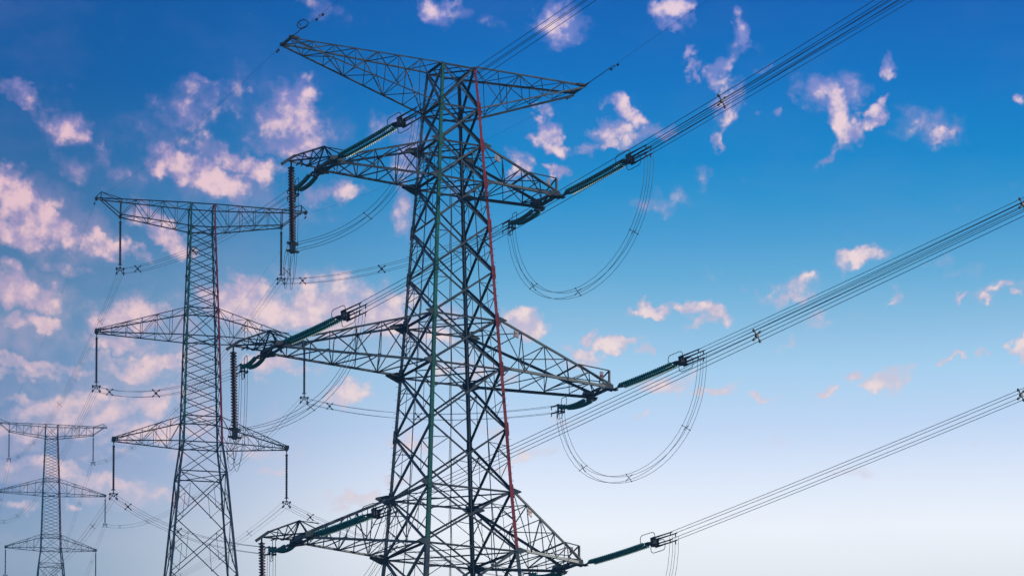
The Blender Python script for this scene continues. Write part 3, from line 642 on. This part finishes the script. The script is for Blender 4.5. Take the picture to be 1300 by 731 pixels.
NEARP = {('upper', 1): (6.7, 1.0, .19, .0002), ('upper', -1): (6.7, .9, .195, .0009), ('middle', 1): (6.6, .71, .147, .0003),
         ('middle', -1): (6.6, .66, .157, .0008), ('lower', 1): (6.8, .55, .138, .0004), ('lower', -1): (6.6, .54, .157, .0001)}
side_word = {1: 'right', -1: 'left'}
for lv in ATT:
    for sg in (1, -1):
        a_ = ATT[lv][0 if sg > 0 else 1]; z_ = ATT[lv][2]
        na = GA(a_, -PH - .3, z_ - .14); te, dz, b_, c_ = NEARP[lv, sg]
        ne = na + nd*(te - .25) + V((0, 0, dz))
        fa = GA(a_, PH + .3, z_ - .14); cl = GB(CLAMP[lv][0 if sg > 0 else 1], 0, CLAMP[lv][2])
        h_ = V(((cl - fa).x, (cl - fa).y, 0)).normalized()
        fe = fa + h_*7.1 + V((0, 0, 1.1))
        tension_set(na, ne, 'double green glass string on the viewer\'s side of the near tower\'s %s %s arm' % (lv, side_word[sg]))
        tension_set(fa, fe, 'double green glass string behind the near tower\'s %s %s arm' % (lv, side_word[sg]))
        SLOT[lv, sg] = (na, ne, fa, fe, cl)

def susp_string(top, bottom, label, axis):
    """suspension insulator: dark column with a four-wire yoke, wires run along axis"""
    t = empty('suspension_insulator', top, label, 'insulator', 'hanging insulators on the towers behind')
    m = MB(); m.bar(top, top + V((0, 0, -.35)), .07); m.bar(top + V((0, 0, -.3)), top + V((0, 0, -.42)), .2); m.build('hanger', FIT, t)
    m = MB(); L = (top - bottom).length - 1.0
    prof = [(0, .05)]; k = 26
    for i in range(k):
        x = L*i/k; h = L/k; prof += [(x + h*.2, .08), (x + h*.45, .125), (x + h*.62, .12), (x + h*.75, .08)]
    prof.append((L, .05)); m.lathe(top + V((0, 0, -.4)), (0, 0, -1), prof, 8); m.build('shed_column', COMP, t)
    lat = V((axis.y, -axis.x, 0)).normalized(); c = bottom
    m = MB()
    m.tube([c + V((0, 0, .62)) + lat*.18*math.cos(R(x)) + axis*.18*math.sin(R(x)) for x in range(0, 360, 30)], .025, 5, True)
    m.bar(c + V((0, 0, .65)), c + V((0, 0, .3)), .08)
    for sx in (-1, 1):
        m.bar(c + V((0, 0, .32)), c + lat*sx*.24 + V((0, 0, -.2)), .06); m.bar(c + lat*sx*.3 + V((0, 0, .3)), c + lat*sx*.3 + V((0, 0, -.28)), .05)
        m.bar(c + V((0, 0, .34)), c + lat*sx*.3 + V((0, 0, .24)), .06); m.bar(c + V((0, 0, .0)), c + lat*sx*.3 + V((0, 0, .22)), .045)
        m.bar(c + lat*sx*.34 - axis*.3 + V((0, 0, -.225)), c + lat*sx*.34 + axis*.3 + V((0, 0, -.225)), .1); m.bar(c + lat*sx*.34 - axis*.3 + V((0, 0, .225)), c + lat*sx*.34 + axis*.3 + V((0, 0, .225)), .1)
    m.build('bundle_yoke', FIT, t)
    return t
for G_, ax_, who in ((GB, pB, 'the middle tower'), (GC, pC, 'the farthest tower')):
    for (nm, sg), H in HANG.items():
        if who == 'the farthest tower' and sg < 0 and nm == 'middle': continue    # outside the frame
        top = G_(H.x, 0, H.z + ZB - (.2 if nm == 'upper' else .1))
        zc = CLAMP[nm][2]; bot = G_(H.x, 0, zc)
        susp_string(top, bot, 'dark slender insulator hanging from the %s %s arm of %s' % (nm, side_word[sg], who), ax_)
# jumper strings on the left brackets of the near tower
JUMP = {'upper': (-10.75, 62.3, 57.2), 'middle': (-14.5, 50.4, 45.3), 'lower': (-12.6, 38.95, 33.9)}
JC = {}
for lv, (ja, zt, zb) in JUMP.items():
    top = GA(ja - .12, 0, zt); bot = GA(ja, 0, zb)
    t = empty('jumper_insulator', top, 'thick ribbed dark red column hanging from the near tower\'s %s left arm' % lv, 'insulator', 'ribbed jumper insulators')
    m = MB(); m.bar(top + V((0, 0, .25)), top + V((0, 0, -.12)), .09); m.build('hanger', FIT, t)
    d = (bot - top).normalized(); L = (bot - top).length - .35
    m = MB(); k = 27
    for i in range(k):
        h = L/k; a_ = top + d*(.08 + h*i)
        m.cur = 0; m.lathe(a_, d, [(0, .09), (h*.3, .1), (h*.36, .21), (h*.52, .22), (h*.58, .1)], 12)
        m.cur = 1; m.lathe(a_ + d*h*.585, d, [(0, .1), (h*.05, .15), (h*.3, .15), (h*.4, .09)], 12)
    m.build('ribbed_column', [COMP, RIB], t)
    m = MB(); b_ = bot
    m.bar(b_ + V((0, 0, .35)), b_ + V((0, 0, -.3)), .3, .34); m.bar(b_ + V((0, 0, .28)) - aA*.36, b_ + V((0, 0, .28)) + aA*.36, .14, .16); m.bar(b_ + V((0, 0, -.2)) - aA*.4, b_ + V((0, 0, -.2)) + aA*.4, .12, .14)
    m.build('weight_clamp', FIT, t)
    JC[lv] = b_

# ------------------------------------------------------------------ conductors
def x_spacer(c, slots, parent, fine=False):
    m = MB()
    if fine:
        m.bar(c + slots[0]*1.1, c + slots[2]*1.1, .03); m.bar(c + slots[1]*1.1 + V((0, .01, .02)), c + slots[3]*1.1 + V((0, .01, .02)), .03)
        for s in slots: m.bar(c + s*.9, c + s*1.15, .055)
        return m.build('spacer', FIT, parent)
    m.bar(c + slots[0]*1.25, c + slots[2]*1.25, .05); m.bar(c + slots[1]*1.25 + V((0, .01, .03)), c + slots[3]*1.25 + V((0, .01, .03)), .05)
    m.bar(c + slots[0]*.3, c + slots[2]*.3, .14)
    for s in slots: m.bar(c + s*.85, c + s*1.3, .095)
    return m.build('spacer', FIT, parent)
def bundle(path, n, r, label, spac, group, name='conductor_bundle'):
    """path(t) for t in 0..1; four wires and their cross spacers"""
    pts = [path(i/n) for i in range(n+1)]
    t = empty(name, pts[0], label, 'power line', group)
    dirs = (pts[-1] - pts[0])
    sl = wire_slots(dirs)
    for s in sl:
        m = MB(); m.tube([p + s for p in pts], r, 5); m.build('wire', WIRE, t)
    for u in spac: x_spacer(path(u), sl, t, r < .012)
    return t
for (lv, sg), (na, ne, fa, fe, cl) in SLOT.items():
    te, dz, b_, c_ = NEARP[lv, sg]
    T = 170.0; s0 = ne + nd*.25
    path = lambda t, s0=s0, b_=b_, c_=c_: s0 + nd*(T*t) + V((0, 0, b_*T*t + c_*(T*t)**2))
    first = {('middle', -1): 29.4, ('lower', -1): 29.5, ('middle', 1): 25.6, ('lower', 1): 27.4, ('upper', 1): 29, ('upper', -1): 28}[lv, sg]
    bundle(path, 60, .0175, 'four dark wires sweeping up rightward from the near tower\'s %s %s arm' % (lv, side_word[sg]), [first/T, (first+30)/T, (first+60)/T], 'four-wire spans in front of the near tower')
    L = (cl - fe).length
    path = lambda t, p=fe, q=cl: p.lerp(q, t) + V((0, 0, -1.0*4*t*(1 - t)))
    bundle(path, 40, .013, 'four wires linking the near tower\'s %s %s arm to the middle tower' % (lv, side_word[sg]), [1 - 12/L, 1 - 46/L], 'four-wire spans between the near and middle towers')
    cc = GC(CLAMP[lv][0 if sg > 0 else 1], 0, CLAMP[lv][2]); L = (cc - cl).length
    path = lambda t, p=cl, q=cc: p.lerp(q, t) + V((0, 0, -3.9*4*t*(1 - t)))
    bundle(path, 60, .010, 'thin four-wire span from the middle tower\'s %s %s insulator to the farthest tower' % (lv, side_word[sg]), [30/L, 108/L, 182/L, 240/L], 'four-wire spans between the middle and farthest towers')
    hb = V((math.sin(R(-12.0)), math.cos(R(-12.0)), 0)); q = cc + hb*300 + V((0, 0, 14))
    if not (sg < 0 and lv != 'upper'):
        path = lambda t, p=cc, q=q: p.lerp(q, t) + V((0, 0, -6*4*t*(1 - t)))
        bundle(path, 30, .009, 'faint four wires running away behind the farthest tower\'s %s %s insulator' % (lv, side_word[sg]), [30/300, 110/300], 'four-wire spans beyond the farthest tower')
def bez(p0, p1, p2, p3):
    return lambda t: p0*(1-t)**3 + p1*(3*t*(1-t)**2) + p2*(3*t*t*(1-t)) + p3*t**3
def jumper(segs, label, spac):
    t = empty('jumper_loop', segs[0](0), label, 'jumper cable', 'drooping jumper loops')
    def path(u):
        k = min(int(u*len(segs)), len(segs)-1); return segs[k](u*len(segs) - k)
    n = 24*len(segs); h_ = V((pA.x, pA.y, 0)); lat = aA
    for x, y in ((-1, 1), (1, 1), (1, -1), (-1, -1)):
        m = MB(); pts = []
        for i in range(n+1):
            u = i/n; p = path(u); d = (path(min(1, u+.01)) - path(max(0, u-.01))).normalized()
            nn = lat.cross(d).normalized(); pts.append(p + lat*x*.2 + nn*y*.2)
        m.tube(pts, .0135, 5); m.build('wire', WIRE, t)
    for u in spac:
        p = path(u); d = (path(min(1, u+.01)) - path(max(0, u-.01))).normalized(); nn = lat.cross(d).normalized()
        x_spacer(p, [lat*x*.2 + nn*y*.2 for x, y in ((-1, 1), (1, 1), (1, -1), (-1, -1))], t, True)
dn_ = V((0, 0, -1))
for lv in ATT:
    na, ne, fa, fe, cl = SLOT[lv, 1]
    ne2 = ne + nd*1.3 + V((0, 0, .1)); sag = {'upper': 8.9, 'middle': 8.3, 'lower': 8.3}[lv]
    out = (ne2 - fe)*.06
    jumper([bez(ne2, ne2 + dn_*sag + out*.5, fe + dn_*sag + out, fe)], 'deep U-shaped loop of four wires under the near tower\'s %s right arm' % lv, [.22, .52, .76])
    na, ne, fa, fe, cl = SLOT[lv, -1]; c = JC[lv]; ne2 = ne + nd*1.1 + V((0, 0, .1))
    cn = c - pA*.35; cf = c + pA*.3
    jumper([bez(ne2, ne2 + dn_*5.2 - nd*.3, cn + (ne2 - cn)*.42*V((1, 1, 0)).length/1.414 + V((0, 0, -(ne2 - cn).z*.42 - .3)), cn),
            bez(cf, cf + pA*1.6 + dn_*1.2, fe + dn_*9.6, fe)], 'four-wire loop held by the ribbed column at the near tower\'s %s left arm' % lv, [.27, .62])

# ------------------------------------------------------------------ ground wires with dampers
def ground_wire(path, n, r, label, damp, rod_len=None):
    t = empty('ground_wire', path(0), label, 'ground wire', 'thin ground wires')
    m = MB(); m.tube([path(i/n) for i in range(n+1)], r, 5); m.build('wire', WIRE, t)
    if rod_len:
        m = MB(); m.tube([path(rod_len*i/8) for i in range(9)], r*3.2, 6); m.bar(path(0), path(rod_len*.14), .07); m.build('armour_rod', FIT, t)
    for u in damp:
        p = path(u); d = (path(u + .004) - p).normalized(); m = MB()
        m.bar(p, p + V((0, 0, -.14)), .04); m.rod(p - d*.3 + V((0, 0, -.14)), p + d*.3 + V((0, 0, -.14)), .012, 5)
        for sx in (-1, 1): m.lathe(p + d*(.3*sx - .1) + V((0, 0, -.14)), d, [(0, .03), (.04, .07), (.16, .07), (.2, .03)], 8)
        m.build('vibration_damper', FIT, t)
for sg, L, z in ((1, 9.15, 70.25), (-1, 11.2, 70.0)):
    s0 = GA(sg*L, -.85, z); T = 170
    path = lambda t, s0=s0: s0 + nd*(T*t) + V((0, 0, .245*T*t + .0004*(T*t)**2))
    ground_wire(path, 60, .0075, 'thin ground wire with a stiff sleeve rising from the near tower\'s top %s tip' % side_word[sg], [2.6/T], 2.5/T if sg > 0 else 1.2/T)
    if sg < 0:
        rg = MB(); c = path(1.0/T) + V((0, 0, .25)); d_ = (path(2/T) - path(1/T)).normalized(); lt = V((d_.y, -d_.x, 0)).normalized()
        rg.tube([c + d_*.42*math.cos(R(x)) + lt*.26*math.sin(R(x)) + V((0, 0, .1*math.sin(R(x)))) for x in range(0, 360, 20)], .03, 6, True)
        rg.bar(c - V((0, 0, .25)), c + lt*.26, .04)
        rg.build('wire_coil', FIT, [o for o in bpy.data.objects if o.name.startswith('ground_wire') and o.type == 'EMPTY' and not o.name.startswith('ground_wire_arm')][-1])
    f0 = GA(sg*L, .85, z); b0 = GB(sg*9.8, 0, 90.2)
    path = lambda t, p=f0, q=b0: p.lerp(q, t) + V((0, 0, -.7*4*t*(1-t)))
    ground_wire(path, 30, .0065, 'thin ground wire from the near tower to the middle tower\'s top %s tip' % side_word[sg], [.012])
    c0 = GC(sg*9.8, 0, 90.2)
    path = lambda t, p=b0, q=c0: p.lerp(q, t) + V((0, 0, -3.2*4*t*(1-t)))
    ground_wire(path, 40, .006, 'thin ground wire from the middle tower\'s top %s tip to the farthest tower' % side_word[sg], [.004])

# ------------------------------------------------------------------ evening air
hz = MB(); X_, Y_, Z0, Z1 = 9100, 9100, -8.0, 168.0
hz.add([(-X_,-Y_,Z0),(X_,-Y_,Z0),(X_,Y_,Z0),(-X_,Y_,Z0),(-X_,-Y_,Z1),(X_,-Y_,Z1),(X_,Y_,Z1),(-X_,Y_,Z1)],
       [(0,3,2,1),(4,5,6,7),(0,1,5,4),(1,2,6,5),(2,3,7,6),(3,0,4,7)])
hm = bpy.data.materials.new('evening_air'); hm.use_nodes = True; t_ = hm.node_tree; t_.nodes.clear()
pv = t_.nodes.new('ShaderNodeVolumePrincipled'); pv.inputs['Density'].default_value = 0.00045; pv.inputs['Color'].default_value = (0.22, 0.64, 1.0, 1); pv.inputs['Anisotropy'].default_value = 0.1
ho = t_.nodes.new('ShaderNodeOutputMaterial'); t_.links.new(pv.outputs[0], ho.inputs['Volume'])
hobj = hz.build('haze', hm); hobj['kind'] = 'stuff'; hobj.display_type = 'WIRE'
